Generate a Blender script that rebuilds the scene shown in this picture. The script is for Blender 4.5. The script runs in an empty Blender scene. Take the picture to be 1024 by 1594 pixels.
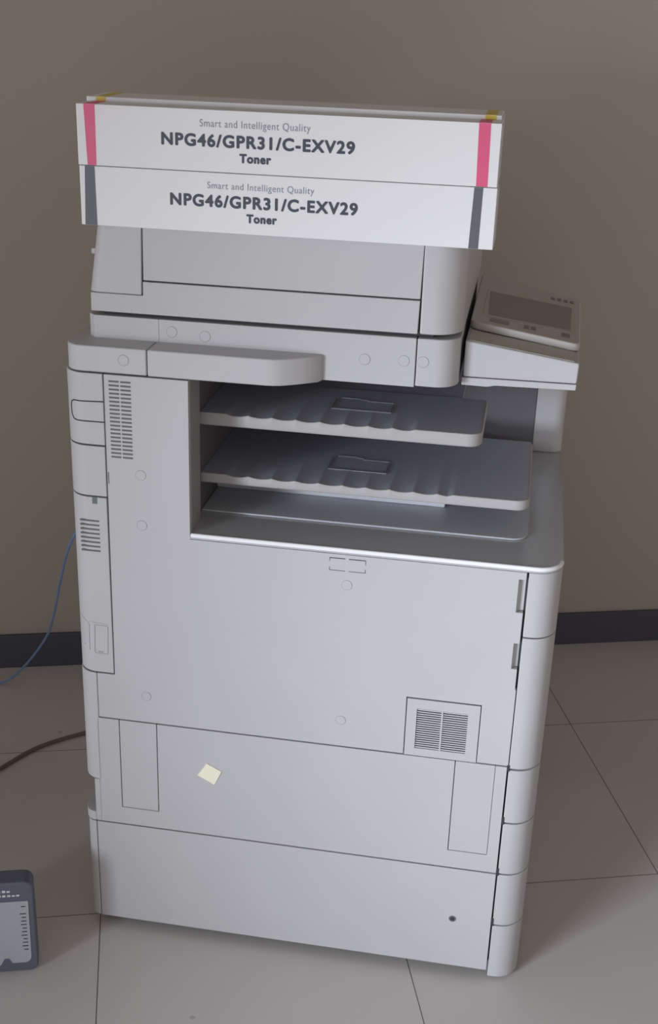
import bpy, bmesh, math, random
from mathutils import Vector, Matrix
random.seed(7)
C = bpy.context.scene.collection
sc = bpy.context.scene

# ---------------------------------------------------------------- camera
cam_d = bpy.data.cameras.new('camera'); cam = bpy.data.objects.new('camera', cam_d); C.objects.link(cam)
Rr = Vector((0.98968241, -0.13977676, 0.03148322))
Rd = Vector((-0.02565242, -0.3890449, -0.92086156))
Rf = Vector((0.14096343, 0.91055287, -0.38861651))
m = Matrix((Rr, -Rd, -Rf)).transposed().to_4x4(); m.translation = Vector((0, 0, 1.74923))
cam.matrix_world = m
cam_d.sensor_fit = 'VERTICAL'; cam_d.sensor_height = 36; cam_d.lens = 1908.94 * 36 / 1594
cam_d.clip_start = 0.05
sc.camera = cam
# ---------------------------------------------------------------- world and lights
w = bpy.data.worlds.new('world'); sc.world = w; w.use_nodes = True
_n = w.node_tree.nodes; _l = w.node_tree.links.new      # room surroundings: brighter around the walls, dim above
_tc = _n.new('ShaderNodeTexCoord'); _sp = _n.new('ShaderNodeSeparateXYZ'); _l(_tc.outputs['Generated'], _sp.inputs[0])
_mr = _n.new('ShaderNodeMapRange'); _mr.inputs['From Min'].default_value = 0.0; _mr.inputs['From Max'].default_value = 0.75
_mr.inputs['To Min'].default_value = 0.58; _mr.inputs['To Max'].default_value = 0.17
_l(_sp.outputs['Z'], _mr.inputs['Value']); _l(_mr.outputs[0], _n['Background'].inputs[1])
_n['Background'].inputs[0].default_value = (1.0, 0.90, 0.83, 1)
def area(name, loc, target, sx, sy, power, col, spread=180):
    l = bpy.data.lights.new(name, 'AREA'); l.shape = 'RECTANGLE'; l.size = sx; l.size_y = sy
    l.energy = power; l.color = col; l.spread = math.radians(spread)
    o = bpy.data.objects.new(name, l); C.objects.link(o); o.location = loc
    o.rotation_euler = (Vector(target) - Vector(loc)).to_track_quat('-Z', 'Y').to_euler()
    return o
area('window_light', (-2.9, -0.80, 1.20), (1.25, 1.34, 0.62), 1.3, 1.0, 20, (0.83, 0.90, 1.0), 44)
area('front_fill_light', (-0.75, -1.5, 0.85), (0.25, 1.8, 0.8), 1.8, 1.0, 6.5, (0.88, 0.93, 1.0))  # unseen soft fill added from the front, also for a glint on the deck
sc.view_settings.view_transform = 'Standard'; sc.view_settings.look = 'None'
sc.view_settings.gamma = 1; sc.view_settings.exposure = 0.0; sc.view_settings.use_curve_mapping = False

# ---------------------------------------------------------------- materials
def srgb(r, g, b):
    f = lambda c: (c/255)/12.92 if c/255 <= .04045 else ((c/255+.055)/1.055)**2.4
    return (f(r), f(g), f(b), 1)
def mat(name, col, rough=.5, metal=0, spec=.5, var=.04, scale=6, bump=0, bscale=900):
    M = bpy.data.materials.new(name); M.use_nodes = True; nt = M.node_tree; b = nt.nodes['Principled BSDF']
    b.inputs['Roughness'].default_value = rough; b.inputs['Metallic'].default_value = metal
    b.inputs['Specular IOR Level'].default_value = spec
    tc = nt.nodes.new('ShaderNodeTexCoord'); n = nt.nodes.new('ShaderNodeTexNoise'); n.inputs['Scale'].default_value = scale
    n.inputs['Detail'].default_value = 4
    nt.links.new(tc.outputs['Object'], n.inputs['Vector'])
    mx = nt.nodes.new('ShaderNodeMix'); mx.data_type = 'RGBA'
    nt.links.new(n.outputs['Fac'], mx.inputs[0])
    mx.inputs[6].default_value = tuple(c*(1-var) for c in col[:3])+(1,); mx.inputs[7].default_value = tuple(min(1, c*(1+var)) for c in col[:3])+(1,)
    nt.links.new(mx.outputs[2], b.inputs['Base Color'])
    if bump:
        n2 = nt.nodes.new('ShaderNodeTexNoise'); n2.inputs['Scale'].default_value = bscale
        nt.links.new(tc.outputs['Object'], n2.inputs['Vector'])
        bp = nt.nodes.new('ShaderNodeBump'); bp.inputs['Strength'].default_value = bump; bp.inputs['Distance'].default_value = .001
        nt.links.new(n2.outputs['Fac'], bp.inputs['Height']); nt.links.new(bp.outputs[0], b.inputs['Normal'])
    return M
PLA = mat('light_grey_plastic', (.49, .485, .50, 1), .48, bump=.15)
PLA2 = mat('grey_plastic', (.50, .495, .49, 1), .5, bump=.15)
DECK = mat('silver_grey_deck', (.50, .51, .53, 1), .25, metal=.15)
TRAY = mat('tray_grey', (.42, .44, .52, 1), .45)
TRIM = mat('tray_edge_grey', (.42, .41, .415, 1), .45)
PLATE = mat('plate_grey', (.52, .54, .58, 1), .45)
DARK = mat('seam_dark', (.035, .035, .04, 1), .7)
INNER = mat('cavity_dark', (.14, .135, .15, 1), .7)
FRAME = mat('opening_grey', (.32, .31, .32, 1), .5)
SEAM = mat('seam_grey', (.30, .30, .31, 1), .6)  # grey for seams, cap rings and small marks
SCREEN = mat('screen_grey', (.24, .225, .235, 1), .35)
PANEL = mat('panel_beige', (.50, .475, .45, 1), .5)
PANEL2 = mat('panel_ledge', (.47, .46, .41, 1), .5)
CARD = mat('white_card', (.80, .80, .82, 1), .45, var=.015)
PINK = mat('pink_print', srgb(222, 88, 132), .45)
CHAR = mat('charcoal_print', srgb(92, 94, 104), .45)
YEL = mat('yellow_print', srgb(215, 195, 80), .45)
INK = mat('ink_dark', srgb(62, 66, 80), .5)
INKL = mat('ink_grey', srgb(140, 144, 156), .5)
CREAM = mat('cream_paper', srgb(238, 234, 212), .7)
BLUE = mat('blue_cable', srgb(120, 146, 190), .4)
CORD = mat('dark_cord', srgb(112, 103, 95), .6)
DEV = mat('dark_blue_grey_plastic', srgb(92, 96, 110), .45)
DEVF = mat('grey_front_panel', srgb(168, 172, 178), .35)
RUB = mat('caster_rubber', (.03, .03, .03, 1), .7)
SKIRT = mat('navy_skirting', srgb(80, 81, 95), .45)
WALL = mat('brown_wall_paint', (.455, .415, .365, 1), .65, var=.03, scale=1.2, bump=.2, bscale=60)

def floor_mat():
    M = bpy.data.materials.new('floor_tiles'); M.use_nodes = True; nt = M.node_tree; b = nt.nodes['Principled BSDF']
    N = nt.nodes.new; L = nt.links.new
    tc = N('ShaderNodeTexCoord'); sp = N('ShaderNodeSeparateXYZ'); L(tc.outputs['Object'], sp.inputs[0])
    def math_(op, a, bb=None):
        n = N('ShaderNodeMath'); n.operation = op
        for i, v in enumerate((a, bb)):
            if v is None: continue
            if isinstance(v, (int, float)): n.inputs[i].default_value = v
            else: L(v, n.inputs[i])
        return n.outputs[0]
    def edge(s, off):
        u = math_('DIVIDE', math_('ADD', s, -off + 60), .6)
        fr = math_('FRACT', u)
        return math_('ABSOLUTE', math_('ADD', fr, -.5)), math_('FLOOR', u)
    ex, ix = edge(sp.outputs[0], 1.0702); ey, iy = edge(sp.outputs[1], 2.0346)
    mxm = math_('MAXIMUM', ex, ey)
    grout = math_('GREATER_THAN', mxm, .5 - .0016)
    cmb = N('ShaderNodeCombineXYZ'); L(ix, cmb.inputs[0]); L(iy, cmb.inputs[1])
    wn = N('ShaderNodeTexWhiteNoise'); L(cmb.outputs[0], wn.inputs['Vector'])
    n = N('ShaderNodeTexNoise'); n.inputs['Scale'].default_value = 3.5; n.inputs['Detail'].default_value = 6; L(tc.outputs['Object'], n.inputs['Vector'])
    f = math_('ADD', math_('MULTIPLY', wn.outputs['Value'], .3), math_('MULTIPLY', n.outputs['Fac'], .7))
    c1 = N('ShaderNodeMix'); c1.data_type = 'RGBA'; L(f, c1.inputs[0])
    c1.inputs[6].default_value = (.58, .55, .535, 1); c1.inputs[7].default_value = (.65, .62, .605, 1)
    # small scuffs
    n3 = N('ShaderNodeTexNoise'); n3.inputs['Scale'].default_value = 9; L(tc.outputs['Object'], n3.inputs['Vector'])
    sc_ = math_('MULTIPLY', math_('GREATER_THAN', n3.outputs['Fac'], .74), .35)
    c3 = N('ShaderNodeMix'); c3.data_type = 'RGBA'; L(sc_, c3.inputs[0]); L(c1.outputs[2], c3.inputs[6]); c3.inputs[7].default_value = (.12, .11, .11, 1)
    c2 = N('ShaderNodeMix'); c2.data_type = 'RGBA'; L(grout, c2.inputs[0]); L(c3.outputs[2], c2.inputs[6]); c2.inputs[7].default_value = (.10, .085, .075, 1)
    L(c2.outputs[2], b.inputs['Base Color']); b.inputs['Roughness'].default_value = .42
    return M
FLOOR = floor_mat()

# ---------------------------------------------------------------- helpers
def link(name, me, material, parent=None, bevel=0, seg=2, smooth=True):
    o = bpy.data.objects.new(name, me); C.objects.link(o)
    if material is not None: me.materials.append(material)
    if parent: o.parent = parent
    if smooth:
        for p in me.polygons: p.use_smooth = True
        me.set_sharp_from_angle(angle=math.radians(32))
    if bevel:
        b = o.modifiers.new('bevel', 'BEVEL'); b.width = bevel; b.segments = seg; b.limit_method = 'ANGLE'; b.angle_limit = math.radians(35); b.harden_normals = True
    return o
def bm_box(bm, x0, x1, y0, y1, z0, z1):
    vs = [bm.verts.new((x, y, z)) for z in (z0, z1) for y in (y0, y1) for x in (x0, x1)]
    for f in ((0, 2, 3, 1), (4, 5, 7, 6), (0, 1, 5, 4), (2, 6, 7, 3), (0, 4, 6, 2), (1, 3, 7, 5)): bm.faces.new([vs[i] for i in f])
def bm_prism(bm, pts, a0, a1, axis):
    pts = [p for i, p in enumerate(pts) if (abs(p[0]-pts[i-1][0])+abs(p[1]-pts[i-1][1])) > 2e-4]
    if axis == 'z': g = lambda p, a: (p[0], p[1], a)
    elif axis == 'y': g = lambda p, a: (p[0], a, p[1])
    else: g = lambda p, a: (a, p[0], p[1])
    A = [bm.verts.new(g(p, a0)) for p in pts]; B = [bm.verts.new(g(p, a1)) for p in pts]
    bm.faces.new(A); bm.faces.new(B[::-1])
    for i in range(len(pts)):
        j = (i+1) % len(pts); bm.faces.new((A[j], A[i], B[i], B[j]))
def fin(bm, name, material, parent=None, bevel=0, seg=2):
    bmesh.ops.recalc_face_normals(bm, faces=bm.faces)
    me = bpy.data.meshes.new(name); bm.to_mesh(me); bm.free()
    return link(name, me, material, parent, bevel, seg)
def box(name, material, parent, x0, x1, y0, y1, z0, z1, bevel=.001):
    bm = bmesh.new(); bm_box(bm, x0, x1, y0, y1, z0, z1); return fin(bm, name, material, parent, bevel)
def prism(name, material, parent, pts, a0, a1, axis, bevel=.001, seg=2):
    bm = bmesh.new(); bm_prism(bm, pts, a0, a1, axis); return fin(bm, name, material, parent, bevel, seg)
def arc(cx, cy, r, a0, a1, n=12, ry=None):
    ry = ry or r
    return [(cx + r*math.cos(math.radians(a0+(a1-a0)*i/n)), cy + ry*math.sin(math.radians(a0+(a1-a0)*i/n))) for i in range(n+1)]
def rrect(x0, x1, y0, y1, r, n=5):
    return arc(x0+r, y0+r, r, 180, 270, n)+arc(x1-r, y0+r, r, 270, 360, n)+arc(x1-r, y1-r, r, 0, 90, n)+arc(x0+r, y1-r, r, 90, 180, n)
def tube(name, pts, r, material, parent=None, n=8, smooth_path=True, closed=False):
    P = [Vector(p) for p in pts]
    if smooth_path and not closed:
        Q = []
        for i in range(len(P)-1):
            p0, p1, p2, p3 = P[max(i-1, 0)], P[i], P[i+1], P[min(i+2, len(P)-1)]
            for k in range(8):
                t = k/8; Q.append(.5*((2*p1)+(p2-p0)*t+(2*p0-5*p1+4*p2-p3)*t*t+(3*p1-p0-3*p2+p3)*t**3))
        Q.append(P[-1]); P = Q
    bm = bmesh.new(); rings = []; M = len(P)
    for i, p in enumerate(P):
        a = P[(i-1) % M] if (closed or i > 0) else p; b = P[(i+1) % M] if (closed or i < M-1) else p
        d = (b-a).normalized(); up = Vector((0, 0, 1)) if abs(d.z) < .9 else Vector((1, 0, 0))
        s = d.cross(up).normalized(); u = s.cross(d)
        rings.append([bm.verts.new(p + r*(math.cos(2*math.pi*k/n)*s + math.sin(2*math.pi*k/n)*u)) for k in range(n)])
    for i in range(M if closed else M-1):
        A, B = rings[i], rings[(i+1) % M]
        for k in range(n): bm.faces.new((A[k], A[(k+1) % n], B[(k+1) % n], B[k]))
    if not closed: bm.faces.new(rings[0]); bm.faces.new(rings[-1][::-1])
    return fin(bm, name, material, parent)
def thing(name, label, cat, loc=(0, 0, 0), rz=0, group=None):
    o = bpy.data.objects.new(name, None); C.objects.link(o); o.location = loc; o.rotation_euler = (0, 0, rz)
    o.empty_display_size = .05
    o['label'] = label; o['category'] = cat
    if group: o['group'] = group
    return o
def tag(o, label, cat, group=None):
    o['label'] = label; o['category'] = cat
    if group: o['group'] = group
    return o
def struct(o): o['kind'] = 'structure'; return o

# ---------------------------------------------------------------- room
WY = 3.0549
struct(box('floor', FLOOR, None, -3.5, 4.0, -2.5, WY+.1, -.05, 0, 0))
struct(box('wall_back', WALL, None, -3.5, 4.0, WY+.012, WY+.15, 0, 3.0, 0))
struct(box('baseboard_back', SKIRT, None, -3.5, 4.0, WY, WY+.012, 0, .1004, .002))

# ---------------------------------------------------------------- photocopier
TH = -0.3076; MO = Vector((0.6145, 1.7728, 0))
cp = thing('photocopier', 'large light grey office photocopier standing on the tiled floor', 'photocopier', MO, TH)
CX, CY_ = math.cos(TH), math.sin(TH)
def to_world(x, y, z): return Vector((MO.x+CX*x-CY_*y, MO.y+CY_*x+CX*y, z))
BY = .62          # depth of the body away from the viewer
RC = .040         # rear column radius
# dark carcass behind the cover panels
bm = bmesh.new()
bm_prism(bm, [(-.776, .012), (.0, .012), (.03, .018), (.045, .045), (.045, BY-.02), (-.776, BY-.02)], .035, .872, 'z')
bm_prism(bm, [(-.776, .040), (-.77, .015), (-.60, .012), (-.60, BY-.02), (-.776, BY-.02)], .87, 1.158, 'z')
fin(bm, 'carcass', DARK, cp)
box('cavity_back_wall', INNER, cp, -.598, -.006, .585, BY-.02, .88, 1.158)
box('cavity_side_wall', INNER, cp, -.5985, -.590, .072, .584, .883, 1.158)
# casters
for x in (-.70, -.03):
    for y in (.07, .53):
        bm = bmesh.new(); bm_prism(bm, arc(y, .0165, .0165, 0, 345, 20), x-.012, x+.012, 'x'); fin(bm, 'caster', RUB, cp, .002)

# side cover around the tray opening
T = .011
prism('side_cover', PLA, cp, [(-.7625, .4895), (-.1895, .4895), (-.1895, .6085), (-.0570, .6085), (-.0570, .4895), (-.0006, .4895), (-.0006, .646), (-.0026, .648),
      (-.0026, .688), (-.0125, .688), (-.0125, .7375), (-.0026, .7375), (-.0026, .797), (-.0145, .797), (-.0145, .8585), (-.0026, .8585), (-.0026, .8725), (-.5815, .8725),
      (-.5815, 1.1575), (-.7265, 1.1575), (-.7282, .584), (-.7625, .5835)], 0, T, 'y', .0012)
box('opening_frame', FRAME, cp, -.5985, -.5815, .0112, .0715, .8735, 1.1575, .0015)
for (x0, z0, z1) in ((-.0143, .7975, .858), (-.0123, .6885, .737)):
    prism('hinge_recess', PLA2, cp, [(x0, .001), (x0+.004, .0095), (-.0028, .0105), (-.0028, .012), (x0, .012)], z0, z1, 'z', .0003)
# vent cover in the lower right corner
vc = None
bm = bmesh.new()
vx0, vx1, vz0, vz1 = -.1700, -.0790, .505, .5875
for b in ((-.1880, vx0, .4895, .6065), (vx1, -.0585, .4895, .6065), (vx0, vx1, .4895, vz0), (vx0, vx1, vz1, .6065)):
    bm_box(bm, b[0], b[1], -.0008, T, b[2], b[3])
bmesh.ops.remove_doubles(bm, verts=bm.verts, dist=1e-5)
vc = fin(bm, 'vent_cover', PLA, cp)
bm = bmesh.new(); n = 18
for i in range(n):
    z = vz0 + (vz1-vz0)*(i+.5)/n
    for a, b in ((vx0, -.1262), (-.1232, vx1)):
        bm_prism(bm, [(.0005, z-.0012), (.0035, z-.0020), (.0042, z-.0005), (.0012, z+.0006)], a, b, 'x')
bm_box(bm, -.1262, -.1232, .0, .006, vz0, vz1)
fin(bm, 'vent_slats', PLA, vc)
box('vent_backing', mat('vent_mesh_grey', (.20, .20, .215, 1), .7), vc, vx0, vx1, .0062, .0085, vz0, vz1, 0)

def slots(name, x0, x1, z0, z1, rows, cols, parent, gap=.0025, h=.0032, y=0.0, sl=0):
    bm = bmesh.new()
    for i in range(rows):
        z = z1 + (z0-z1)*(i/(rows-1))
        for c in range(cols):
            wd = (x1-x0-gap*(cols-1))/cols; a = x0+c*(wd+gap)
            bm_box(bm, a+sl*i, a+wd+sl*i, y-.0003, y+.0006, z-h/2, z+h/2)
    return fin(bm, name, mat('slot_grey', (.13, .13, .14, 1), .7) if 'slot_grey' not in bpy.data.materials else bpy.data.materials['slot_grey'], parent)
slots('vent_slots', -.7180, -.6800, 1.0130, 1.1465, 20, 2, cp)

def annulus(bm, cx, cz, r0, r1, y, n=28, mi=0):
    A = [bm.verts.new((cx+r0*math.cos(2*math.pi*k/n), y, cz+r0*math.sin(2*math.pi*k/n))) for k in range(n)]
    B = [bm.verts.new((cx+r1*math.cos(2*math.pi*k/n), y, cz+r1*math.sin(2*math.pi*k/n))) for k in range(n)]
    for k in range(n):
        f = bm.faces.new((A[k], B[k], B[(k+1) % n], A[(k+1) % n])); f.material_index = mi
def cap(cx, cz, y=0, r=.0088):
    bm = bmesh.new()
    bm_prism(bm, arc(cx, cz, r, 0, 347, 27), y-.0006, y+.0005, 'y')
    for f in bm.faces: f.material_index = 0
    annulus(bm, cx, cz, r+.0000, r+.0007, y-.0002, mi=1)
    o = fin(bm, 'screw_cap', PLA, cp, .0004); o.data.materials.append(SEAM); return o
for x, z in ((-.667, .9834), (-.6675, .8901), (-.669, .5459), (-.306, .5444), (-.3045, .8157)): cap(x, z)
# punched rectangle mark under the deck
bm = bmesh.new()
x0, x1, z0, z1 = -.336, -.274, .842, .865; t = .0008
for a, b, c, d in ((x0, x0+.027, z1-t, z1+t), (x0+.033, x1, z1-t, z1+t), (x0, x0+.027, z0-t*.6, z0+t*.6), (x0+.033, x1, z0-t*.6, z0+t*.6),
                   (x0-t*.6, x0+t*.6, z0, z0+.006), (x0-t*.6, x0+t*.6, z1-.006, z1), (x1-t*.6, x1+t*.6, z0, z0+.006), (x1-t*.6, x1+t*.6, z1-.008, z1)):
    bm_box(bm, a, b, -.0003, .0004, c, d)
fin(bm, 'knockout_mark', DARK, cp)

# middle cover with two strip panels
prism('middle_cover', PLA, cp, [(-.7668, .2525), (-.0022, .2525), (-.0022, .4870), (-.0225, .4870), (-.0225, .2905), (-.0955, .2905), (-.0955, .4870), (-.6505, .4870),
      (-.6505, .2905), (-.7245, .2905), (-.7245, .4870), (-.7665, .4870)], 0, T, 'y', .0008)
box('strip_panel', PLA, cp, -.7232, -.6520, .0002, T, .2918, .4870, .0008)
box('strip_panel', PLA, cp, -.0942, -.0232, .0002, T, .2918, .4870, .0008)
# cream sticker
s = prism('paper_sticker', CREAM, cp, [(-.5551, .4159), (-.5267, .4014), (-.5405, .3705), (-.5728, .3874)], -.0016, -.0001, 'y', 0)
s['label'] = 'small cream rectangular paper sticker stuck on at a tilt'
# bottom cover with lock hole
lower = prism('bottom_cover', PLA, cp, [(-.7765, .020), (-.0022, .020), (-.0022, .2495), (-.7765, .2495)], 0, T, 'y', .0008)
bm = bmesh.new(); bm_prism(bm, arc(-.0753, .1331, .0072, 0, 345, 23), -.0006, .0008, 'y'); lock = fin(bm, 'lock', mat('lock_grey', (.16, .16, .17, 1), .4), cp, .0004)
bm = bmesh.new(); bm_prism(bm, arc(-.0753, .1331, .0045, 0, 345, 23), -.0012, .0008, 'y'); fin(bm, 'keyhole', DARK, lock, .0003)

# rounded front doors (right in view): thing's drawers seen edge on
def front_piece(name, z0, z1, xl=.0008, bev=.0016):
    pts = [(xl, .0005)] + [(.012, .0005)] + arc(.012, .0455, .045, -90, 0, 14) + [(.057, BY), (.046, BY), (.046, .05)] + arc(.012, .0455, .034, 0, -90, 10)[1:] + [(xl, .0115)]
    return prism(name, PLA, cp, pts, z0, z1, 'z', bev)
front_piece('upper_front_door', .7512, .8725); front_piece('front_door', .4842, .7488)
front_piece('paper_drawer', .3675, .4808); front_piece('paper_drawer', .2522, .3645); front_piece('paper_drawer', .1322, .2492); front_piece('paper_drawer', .006, .1292)
for z0, z1 in ((.479, .4915), (.363, .3795), (.2475, .264), (.129, .1465)): box('drawer_clip', DARK, cp, -.0028, .0022, -.0004, .004, z0, z1, 0)

# rear rounded column (left in view)
def rear_piece(name, xr, z0, z1, xl=-.8020, r=RC, bev=.0014, parent=cp):
    pts = [(xr, 0)] + [(xr, .011)] + arc(xl+r, r, r-.011, -90, -180, 8) + [(xl+.011, BY), (xl, BY)] + arc(xl+r, r, r, 180, 270, 14)
    return prism(name, PLA, parent, pts, z0, z1, 'z', bev)
hd = rear_piece('rear_upper_cover', -.7285, 1.0315, 1.1575)
rear_piece('rear_middle_cover', -.7290, .9372, 1.0288)
rl = rear_piece('rear_lower_cover', -.7298, .5865, .9345)
rear_piece('rear_base_cover', -.7632, .349, .5835, xl=-.8020, r=.036)
rear_piece('rear_base_cover', -.7778, .0205, .2495, xl=-.7990, r=.020)
prism('rear_base_cover', PLA, cp, [(-.7778, 0)] + [(-.7778, BY), (-.802, BY)] + arc(-.7785, .0235, .0235, 180, 270, 10), .2522, .2720, 'z', .0014)
prism('rear_notch_edge', PLA, cp, [(-.7775, 0), (-.7775, .012), (-.7668, .012), (-.7668, 0)], .2525, .3485, 'z', .0006)
# surface-following outlines on the rear column
def wrap(sx, z, xl=-.8020, r=RC, off=.0):
    cx = xl+r
    if sx >= cx: return (sx, -off, z)
    a = min(1.45, (cx-sx)/r*1.0); return (cx-(r+off)*math.sin(a), r-(r+off)*math.cos(a), z)
def outline(name, pts, rad, parent, material=DARK):
    Q = []
    for i in range(len(pts)-1):
        (a, b), (c, d) = pts[i], pts[i+1]
        for k in range(6): Q.append(wrap(a+(c-a)*k/6, b+(d-b)*k/6))
    Q.append(wrap(*pts[-1]))
    return tube(name, Q, rad, material, parent, 6, False)
outline('cover_latch', [(-.7285, 1.1095), (-.782, 1.1075), (-.789, 1.104), (-.7905, 1.095), (-.7895, 1.082), (-.785, 1.0745), (-.778, 1.073), (-.7285, 1.0735)], .0012, hd)
box('latch_tab', mat('green_grey', (.13, .16, .14, 1), .6), rl, -.7560, -.7470, -.0006, .002, .9225, .9340, .0005)
slots('vent_slots', -.7800, -.7450, .8325, .8900, 8, 1, rl, h=.0033, y=0)
outline('switch_cover', [(-.7620, .684), (-.7400, .684), (-.7375, .681), (-.7395, .626), (-.762, .626), (-.7642, .629), (-.7620, .684)], .0006, rl, SEAM)
outline('switch_cover', [(-.795, .696), (-.7775, .688), (-.7735, .683), (-.7745, .630)], .0006, rl, SEAM)
outline('cover_crease', [(-.7735, .690), (-.7375, .687)], .0004, rl, SEAM)
box('switch_mark', SEAM, rl, -.7570, -.7480, -.0006, .001, .6285, .6305, 0)
box('switch_mark', SEAM, rl, -.7850, -.7790, .006, .010, .6385, .6405, 0)
box('side_smudge', mat('smudge_grey', (.20, .185, .185, 1), .8), cp, -.7255, -.7235, -.0006, .001, .963, .984, .0004)

# deck; a pale strip paints the highlight along its rolled edge
dk = prism('deck', DECK, cp, [(-.5975, .012), (-.5810, .0), (.012, .0)] + arc(.012, .0455, .045, -90, 0, 14) + [(.057, .5850), (-.5975, .5850)], .8735, .8825, 'z', .0042, 4)
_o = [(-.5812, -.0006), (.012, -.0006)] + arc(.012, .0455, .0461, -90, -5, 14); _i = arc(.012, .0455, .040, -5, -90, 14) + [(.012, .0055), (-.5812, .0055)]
e_ = prism('deck_edge_highlight', mat('painted_edge_highlight', (.86, .87, .89, 1), .22), dk, _o + _i, .8755, .8836, 'z', .0028, 4); e_['label'] = 'rolled front edge of the deck with its highlight painted in'
prism('paper_rest', PLATE, cp, arc(-.035, .135, .03, -90, 0, 8) + [(-.005, .584), (-.5895, .584), (-.5895, .105)], .8827, .8862, 'z', .0015)
box('paper_rest_step', PLATE, cp, -.5895, -.158, .215, .583, .8864, .915, .003)
# front pillar behind the cavity
prism('front_pillar', PLA, cp, [(-.005, .580)] + arc(.030, .605, .025, -90, 0, 8) + [(.055, BY), (-.005, BY)], .883, 1.1580, 'z', .0015)

# output trays with ribbed tops
def tray(name, x0, x1, y0, y1, zt, zb, wx0, wx1, rear_x1, mark):
    nx, ny = 220, 12; r = .022
    def top(x, y):
        if wx0 < x < wx1:
            k = (x-wx0)/.042 % 1
            e = min(1, (x-wx0)/.01, (wx1-x)/.01)
            return zt - .0032*e*math.sin(math.pi*k)**.8*math.exp(-max(0, y-y0-.004)/.045)
        return zt
    bm = bmesh.new()
    def ycoord(x, t):
        ys = y0
        if x > x1-r: ys = y0 + r - math.sqrt(max(0, r*r-(x-(x1-r))**2))
        return ys + (y1-ys)*t
    ts = [0, .01, .02, .035, .055, .08, .11, .16, .25, .4, .6, .8, 1]
    G = [[bm.verts.new((x, ycoord(x, ts[j]), top(x, ycoord(x, ts[j])))) for j in range(ny+1)] for x in [x0+(x1-x0)*i/nx for i in range(nx+1)]]
    B = [[bm.verts.new((v.co.x, v.co.y, zt-.007)) for v in (row[0], row[-1])] for row in G]
    for i in range(nx):
        for j in range(ny): bm.faces.new((G[i][j], G[i+1][j], G[i+1][j+1], G[i][j+1]))
        bm.faces.new((G[i][0], B[i][0], B[i+1][0], G[i+1][0])); bm.faces.new((G[i][-1], G[i+1][-1], B[i+1][1], B[i][1])); bm.faces.new((B[i][0], B[i][1], B[i+1][1], B[i+1][0]))
    bm.faces.new([G[0][j] for j in range(ny+1)] + [B[0][1], B[0][0]]); bm.faces.new([G[nx][j] for j in range(ny, -1, -1)] + [B[nx][0], B[nx][1]])
    if rear_x1: bm_box(bm, x0, rear_x1, y1-.002, .584, zt-.009, zt-.002)
    tr = fin(bm, name, TRAY, cp)
    # light front lip whose upper edge follows the ribs
    bm = bmesh.new(); rows = []
    N = 260; L = []
    for i in range(N+1): L.append((x0+(x1-r-x0)*i/N, y0, None))
    for k in range(1, 9):
        a = math.radians(-90+90*k/8); L.append((x1-r+r*math.cos(a), y0+r+r*math.sin(a), None))
    L.append((x1, y0+.06, None)); L.append((x1, y1-.01, None))
    for i, (x, y, _) in enumerate(L):
        if i <= N: n = Vector((0, -1))
        elif i <= N+8: a = math.radians(-90+90*(i-N)/8); n = Vector((math.cos(a), math.sin(a)))
        else: n = Vector((1, 0))
        zt_ = top(x, y0)+.0004; p = Vector((x, y))
        o1 = p+n*.0025; o2 = p+n*.0012; q = p-n*.003
        rows.append([bm.verts.new(v) for v in ((q.x, q.y, zt_), (o2.x, o2.y, zt_-.0004), (o1.x, o1.y, zt_-.003), (o1.x, o1.y, zb+.002), (o2.x, o2.y, zb), (q.x, q.y, zb))])
    for i in range(len(rows)-1):
        for k in range(6): bm.faces.new((rows[i][k], rows[i][(k+1) % 6], rows[i+1][(k+1) % 6], rows[i+1][k]))
    bm.faces.new(rows[0]); bm.faces.new(rows[-1][::-1])
    fin(bm, 'front_lip', TRIM, tr)
    # raised paper mark on the tray
    mx, my0, my1 = mark
    bm = bmesh.new(); h = zt+.0012
    for a, b, c, d in ((mx+.008, mx+.043, my1-.002, my1), (mx+.056, mx+.104, my1-.012, my1-.010), (mx, mx+.104, my0, my0+.002), (mx-.001, mx+.001, my0, my1-.012), (mx+.104, mx+.106, my0, my1-.02), (mx+.043, mx+.056, my1-.006, my1-.004)):
        bm_box(bm, a, b, c, d, zt-.004, h)
    fin(bm, 'paper_mark', mat('mark_grey', (.22, .225, .24, 1), .45) if 'mark_grey' not in bpy.data.materials else bpy.data.materials['mark_grey'], tr)
    return tr
t1 = tray('output_tray', -.5895, -.1010, .100, .300, 1.0725, 1.050, -.545, -.21, -.145, (-.369, .178, .245)); t1['label'] = 'upper shorter output tray'
t2 = tray('output_tray', -.5895, -.0105, .105, .420, .9575, .9400, -.545, -.14, -.170, (-.372, .178, .250)); t2['label'] = 'lower longer output tray'

# ledge in front of the scanner
def ledge(xa, xb, z0, z1, name):
    if xa < -.7: pts = arc(-.765, .030, .030, 180, 270, 10) + [(xb, 0), (xb, .15), (-.795, .15)]
    else: pts = [(xa, 0), (-.452, 0)] + [(-.440, .0012), (-.428, .005), (-.416, .0115), (-.400, .0215), (-.372, .0425), (-.367, .055), (-.367, .15), (xa, .15)]
    return prism(name, PLA, cp, pts, z0, z1, 'z', .0028, 3)
a = ledge(-.795, -.6518, 1.1600, 1.2045, 'rear_ledge'); ledge(-.6505, 0, 1.1595, 1.2045, 'front_ledge'); cap(-.6909, 1.1841)
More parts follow.
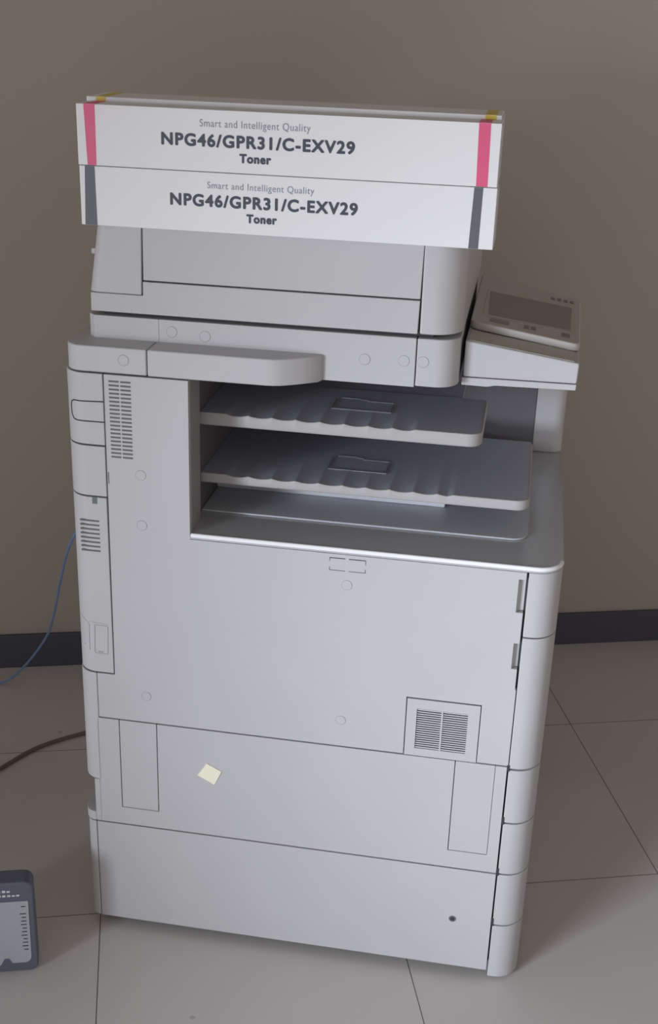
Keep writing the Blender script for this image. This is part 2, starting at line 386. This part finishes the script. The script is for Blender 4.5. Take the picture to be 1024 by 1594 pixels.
# scanner housing
SY = .055
prism('scanner_housing', PLA, cp, [(-.758, SY), (-.2150, SY), (-.2150, BY), (-.770, BY), (-.770, SY+.012)], 1.1605, 1.2428, 'z', .0016)
prism('scanner_corner', PLA, cp, [(-.2135, SY), (-.183, SY)] + arc(-.183, SY+.038, .038, -90, 0, 12) + [(-.145, BY), (-.2135, BY)], 1.1625, 1.2428, 'z', .0022)
for x, z in ((-.2981, 1.2015), (-.2339, 1.204), (-.2025, 1.2043), (-.5668, 1.2196), (-.6239, 1.223)): cap(x, z, SY)
box('seam_line', SEAM, cp, -.6468, -.6460, SY-.0003, SY+.001, 1.2050, 1.2425, 0)
# document feeder
fd = bpy.data.objects.new('document_feeder', None)
bm = bmesh.new(); bm_prism(bm, [(-.745, SY+.015), (-.19, SY+.015), (-.16, SY+.045), (-.16, BY-.01), (-.745, BY-.01)], 1.243, 1.385, 'z')
fd = fin(bm, 'document_feeder', DARK, cp)
def fpiece(name, pts, z0, z1, bev=.0018): return prism(name, PLA, fd, pts, z0, z1, 'z', bev)
SZ = 1.3945
# left cover narrows slightly toward the top
bm = bmesh.new()
def taper(bm, pb, pt, z0, z1):
    A = [bm.verts.new((*p, z0)) for p in pb]; B = [bm.verts.new((*p, z1)) for p in pt]
    bm.faces.new(A); bm.faces.new(B[::-1])
    for i in range(len(pb)):
        j = (i+1) % len(pb); bm.faces.new((A[j], A[i], B[i], B[j]))
P0 = arc(-.767+.018, SY+.018, .018, 180, 270, 8) + [(-.6745, SY), (-.6745, BY), (-.767, BY)]
P1 = arc(-.750+.018, SY+.018, .018, 180, 270, 8) + [(-.6720, SY), (-.6720, BY), (-.750, BY)]
taper(bm, P0, P1, 1.2815, SZ); fin(bm, 'feeder_rear_cover', PLA, fd, .0015)
prism('feeder_lower_cover', PLA, fd, [(-.763, 1.2495), (-.2145, 1.2495), (-.2133, 1.3040), (-.6722, 1.3040), (-.6722, 1.2808), (-.7625, 1.2808)], SY, SY+.03, 'y', .0015)
box('feeder_side_cover', PLA, fd, -.763, -.745, SY+.0305, BY, 1.2495, 1.2805)
prism('feeder_door', PLA, fd, [(-.6712, 1.3062), (-.2133, 1.3062), (-.2115, SZ), (-.6705, SZ)], SY+.0005, BY-.05, 'y', .0015)
fpiece('feeder_front_cover', [(-.2112, SY), (-.193, SY)] + arc(-.193, SY+.050, .050, -90, 0, 14) + [(-.143, BY), (-.2112, BY)], 1.2495, SZ, .003)
box('document_tray', PLA, fd, -.74, -.16, .086, .56, SZ+.0005, 1.4955, .006)
cp_small = box('hinge_knob', PLA2, fd, -.775, -.766, .10, .13, 1.335, 1.345, .002)

# control panel arm
ctl = prism('control_panel_arm', PLA, cp, [(-.1385, 1.1720), (.0475, 1.1740), (.0485, 1.2085), (-.1385, 1.2335)], .100, .560, 'y', .0028, 3)
prism('arm_base', PLA, ctl, [(-.1405, 1.1575), (-.098, 1.1570), (-.085, 1.1600), (.0470, 1.1625), (.0475, 1.1728), (-.1405, 1.1708)], .1005, .575, 'y', .0015)
zp = lambda x: 1.2335 - .1337*(x+.1385)
def quad_slab(name, material, parent, corners, d0, d1, bev):
    bm = bmesh.new()
    A = [bm.verts.new((x, y, zp(x)+d0)) for x, y in corners]; B = [bm.verts.new((x, y, zp(x)+d1)) for x, y in corners]
    bm.faces.new(A); bm.faces.new(B[::-1])
    for i in range(len(corners)):
        j = (i+1) % len(corners); bm.faces.new((A[j], A[i], B[i], B[j]))
    return fin(bm, name, material, parent, bev)
def rq(c, r=.015):
    out = []
    for i in range(4):
        p = Vector(c[i]); a = Vector(c[i-1])-p; b = Vector(c[(i+1) % 4])-p
        for t in (0, .25, .5, .75, 1):
            s = p+a.normalized()*r*(1-t)**2 + b.normalized()*r*t**2
            out.append((s.x, s.y))
    return out
quad_slab('arm_ledge', PANEL2, ctl, [(-.134, .104), (.040, .104), (.040, .172), (-.134, .172)], .0002, .0012, .0008)
tp = quad_slab('touch_panel', PANEL, ctl, rq([(-.1370, .180), (.0490, .165), (.0570, .515), (-.1370, .580)], .018), .0010, .0150, .003)
quad_slab('screen_bezel', PANEL2, tp, [(-.119, .232), (.042, .228), (.044, .440), (-.119, .440)], .0148, .0158, .0004)
quad_slab('screen', SCREEN, tp, [(-.1085, .245), (.0335, .245), (.0385, .420), (-.1135, .425)], .0154, .0166, .0004)
for c in ([(-.104, .200), (-.072, .198), (-.072, .221), (-.104, .223)],): quad_slab('panel_button', SCREEN, tp, c, .0145, .0162, .0004)
for x in (-.046, -.034): quad_slab('panel_button', mat('btn', (.22, .21, .2, 1)) if 'btn' not in bpy.data.materials else bpy.data.materials['btn'], tp, [(x, .196), (x+.008, .196), (x+.008, .220), (x, .220)], .0145, .0162, .0004)
for x in (.018,): quad_slab('panel_button', bpy.data.materials['btn'], tp, rq([(x, .192), (x+.014, .192), (x+.014, .220), (x, .220)], .004), .0145, .0162, .0004)
for i in range(4):
    x = .000+.012*i; quad_slab('panel_button', bpy.data.materials['btn'], tp, [(x, .462), (x+.007, .462), (x+.007, .480), (x, .480)], .0145, .0165, .0004)

# ---------------------------------------------------------------- toner boxes
def text_mesh(body, x0, x1, z0, z1, y, material, parent, bold=0, space=1.0):
    cu = bpy.data.curves.new('t', 'FONT'); cu.body = body; cu.size = 1; cu.space_character = space; cu.extrude = .0
    to = bpy.data.objects.new('t', cu); C.objects.link(to); bpy.context.view_layer.update()
    dg = bpy.context.evaluated_depsgraph_get(); me = bpy.data.meshes.new_from_object(to.evaluated_get(dg))
    bpy.data.objects.remove(to); bpy.data.curves.remove(cu)
    xs = [v.co.x for v in me.vertices]; ys = [v.co.y for v in me.vertices]
    a, b, c, d = min(xs), max(xs), min(ys), max(ys)
    for v in me.vertices:
        v.co = Vector((x0+(v.co.x-a)/(b-a)*(x1-x0), y, z0+(v.co.y-c)/(d-c)*(z1-z0)))
    if bold:      # thicken the strokes: the glyph outlines repeated a hair apart, one mesh
        bm = bmesh.new()
        for k, (dx, dz) in enumerate([(0, 0)]+[(math.cos(q*math.pi/4), math.sin(q*math.pi/4)) for q in range(8)]):
            c2 = me.copy()
            for v in c2.vertices: v.co += Vector((dx*bold, -.00001*k, dz*bold))
            bm.from_mesh(c2); bpy.data.meshes.remove(c2)
        bm.to_mesh(me); bm.free()
    me.materials.clear(); me.name = 'printed_text'
    me.materials.append(material)
    o = bpy.data.objects.new('printed_text', me); C.objects.link(o); o.parent = parent
    return o
BX0, BX1, BD = -.7640, -.1060, .055
def toner_box(label, bx, by, bz, h, stripe, texts, left, right, BD=.055):
    loc = to_world(bx, by, bz)
    L = BX1-BX0
    r = thing('toner_box', label, 'box', loc, TH, 'stacked toner boxes on the photocopier')
    bm = bmesh.new(); bm_box(bm, 0, L, 0, BD, 0, h); fin(bm, 'carton', CARD, r, .0012)
    # end tuck flap
    box('end_flap', mat('flap_grey', (.55, .54, .56, 1), .6) if 'flap_grey' not in bpy.data.materials else bpy.data.materials['flap_grey'], r, L-.0004, L+.0016, .004, BD-.004, h*.10, h*.97, .0005)
    for k, (a, b, a2, b2) in enumerate((left, right)):
        bm = bmesh.new()
        vs = [(a2, 0.0006), (b2, .0006), (b, h-.0006), (a, h-.0006)]
        bm_prism(bm, vs, -.0004, .0002, 'y')
        bm_prism(bm, [(a, 0), (b, 0), (b, BD), (a, BD)], h-.0002, h+.0004, 'z')
        fin(bm, 'colour_stripe', stripe, r)
    for (body, x0, x1, z0, z1, bold, sp, ink) in texts:
        text_mesh(body, x0, x1, z0, z1, -.0005, ink, r, bold, sp)
    return r
o1 = BX0
def tx(body, x0, x1, z0, z1, base, bold, sp, ink): return (body, x0-o1, x1-o1, z0-base, z1-base, bold, sp, ink)
LB = 1.3960
toner_box('lower white toner box with charcoal end stripes, under the pink-striped one', BX0+.001, .030, LB, .0925, CHAR, [
    tx('Smart and Intelligent Quality', -.5556, -.386, 1.4610, 1.4745, LB, 0.0, 1.1, INKL),
    tx('NPG46/GPR31/C-EXV29', -.6150, -.3180, 1.4365, 1.4540, LB, .0010, 1.15, INK),
    tx('Toner', -.4920, -.4447, 1.4150, 1.4272, LB, .0009, 1.12, INK)], (.0095, .0255, .0065, .0265), (.6230, .6365, .6205, .6355))
UB = 1.4893
toner_box('white toner box with pink end stripes on top of the charcoal-striped one', BX0, .030, UB, .0925, PINK, [
    tx('Smart and Intelligent Quality', -.5660, -.3930, 1.5530, 1.5675, UB, 0.0, 1.1, INKL),
    tx('NPG46/GPR31/C-EXV29', -.6265, -.3250, 1.5275, 1.5450, UB, .0010, 1.15, INK),
    tx('Toner', -.5025, -.4541, 1.5058, 1.5182, UB, .0009, 1.12, INK)], (.0125, .0305, .0155, .0300), (.6240, .6418, .6262, .6434))
toner_box('toner box with yellow end stripes behind the pink-striped one, only its top edge showing', BX0-.003, .087, 1.4960, .0925, YEL, [], (.0160, .0320, .0160, .0320), (.6330, .6500, .6330, .6500), .095)

# ---------------------------------------------------------------- cables
net = tube('network_cable', [to_world(-.70, .640, .80), to_world(-.80, .665, .76), (-.06, 2.64, .72), (-.14, 2.61, .655), (-.1903, 2.60, .5798), (-.2232, 2.68, .4525), (-.254, 2.76, .3086), (-.2869, 2.85, .1975), (-.3584, 2.93, .0693), (-.4253, 2.966, .006), (-.55, 2.97, .0045), (-.9, 2.90, .0045)], .0032, BLUE)
tag(net, 'thin blue network cable hanging down behind the photocopier to the floor', 'cable')
pw = tube('power_cord', [to_world(-.62, .625, .12), (.17, 2.66, .03), (.03, 2.72, .0062), (-.10, 2.722, .006), (-.195, 2.697, .006), (-.2998, 2.645, .006), (-.3842, 2.561, .006), (-.50, 2.43, .006), (-.8, 2.2, .006)], .0048, CORD)
tag(pw, 'dark power cord lying across the floor left of the photocopier', 'cable')

# ---------------------------------------------------------------- dark upright device at the left edge
dv = thing('floor_device', 'dark grey upright device with light grey front panel at the left edge', 'device', (-.40, 1.8876, 0))
W2 = .158; H2 = .211; D2 = .040
bm = bmesh.new()
poly = rrect(-W2, W2, 0, H2, .018, 6)
for (y0, y1, dx) in ((0, D2, 0),):
    A = [bm.verts.new((x, y0, z)) for x, z in poly]; B = [bm.verts.new((x*.985, y1, z)) for x, z in poly]
    bm.faces.new(A); bm.faces.new(B[::-1])
    for i in range(len(poly)):
        j = (i+1) % len(poly); bm.faces.new((A[j], A[i], B[i], B[j]))
fin(bm, 'casing', DEV, dv, .004, 3)
bm = bmesh.new(); bm_prism(bm, [(-W2+.01, .168), (-W2+.010, .024), (-W2+.018, .018)] + [(.088, .018), (.096, .034), (.104, .034), (.110, .022)] + arc(W2-.026, .036, .014, -90, 0, 6) + [(W2-.0105, .168)], -.0012, .002, 'y')
fin(bm, 'front_panel', DEVF, dv, .0006)
bm = bmesh.new()
for i in range(13):
    z = .155-.0085*i; l = .004+.003*((i*7) % 3)/2
    if i in (1,): continue
    bm_box(bm, W2-.0205-l, W2-.0165, -.0016, 0, z, z+.0022)
fin(bm, 'scale_marks', INK, dv)
bm = bmesh.new()
for row, (z, n) in enumerate(((.190, 8), (.180, 10))):
    for i in range(n):
        x = .050+.0085*i+random.uniform(0, .001); bm_box(bm, x, x+.0058, -.0006, .001, z, z+random.uniform(.003, .0052))
fin(bm, 'white_marks', mat('white_print', (.7, .7, .72, 1)), dv)
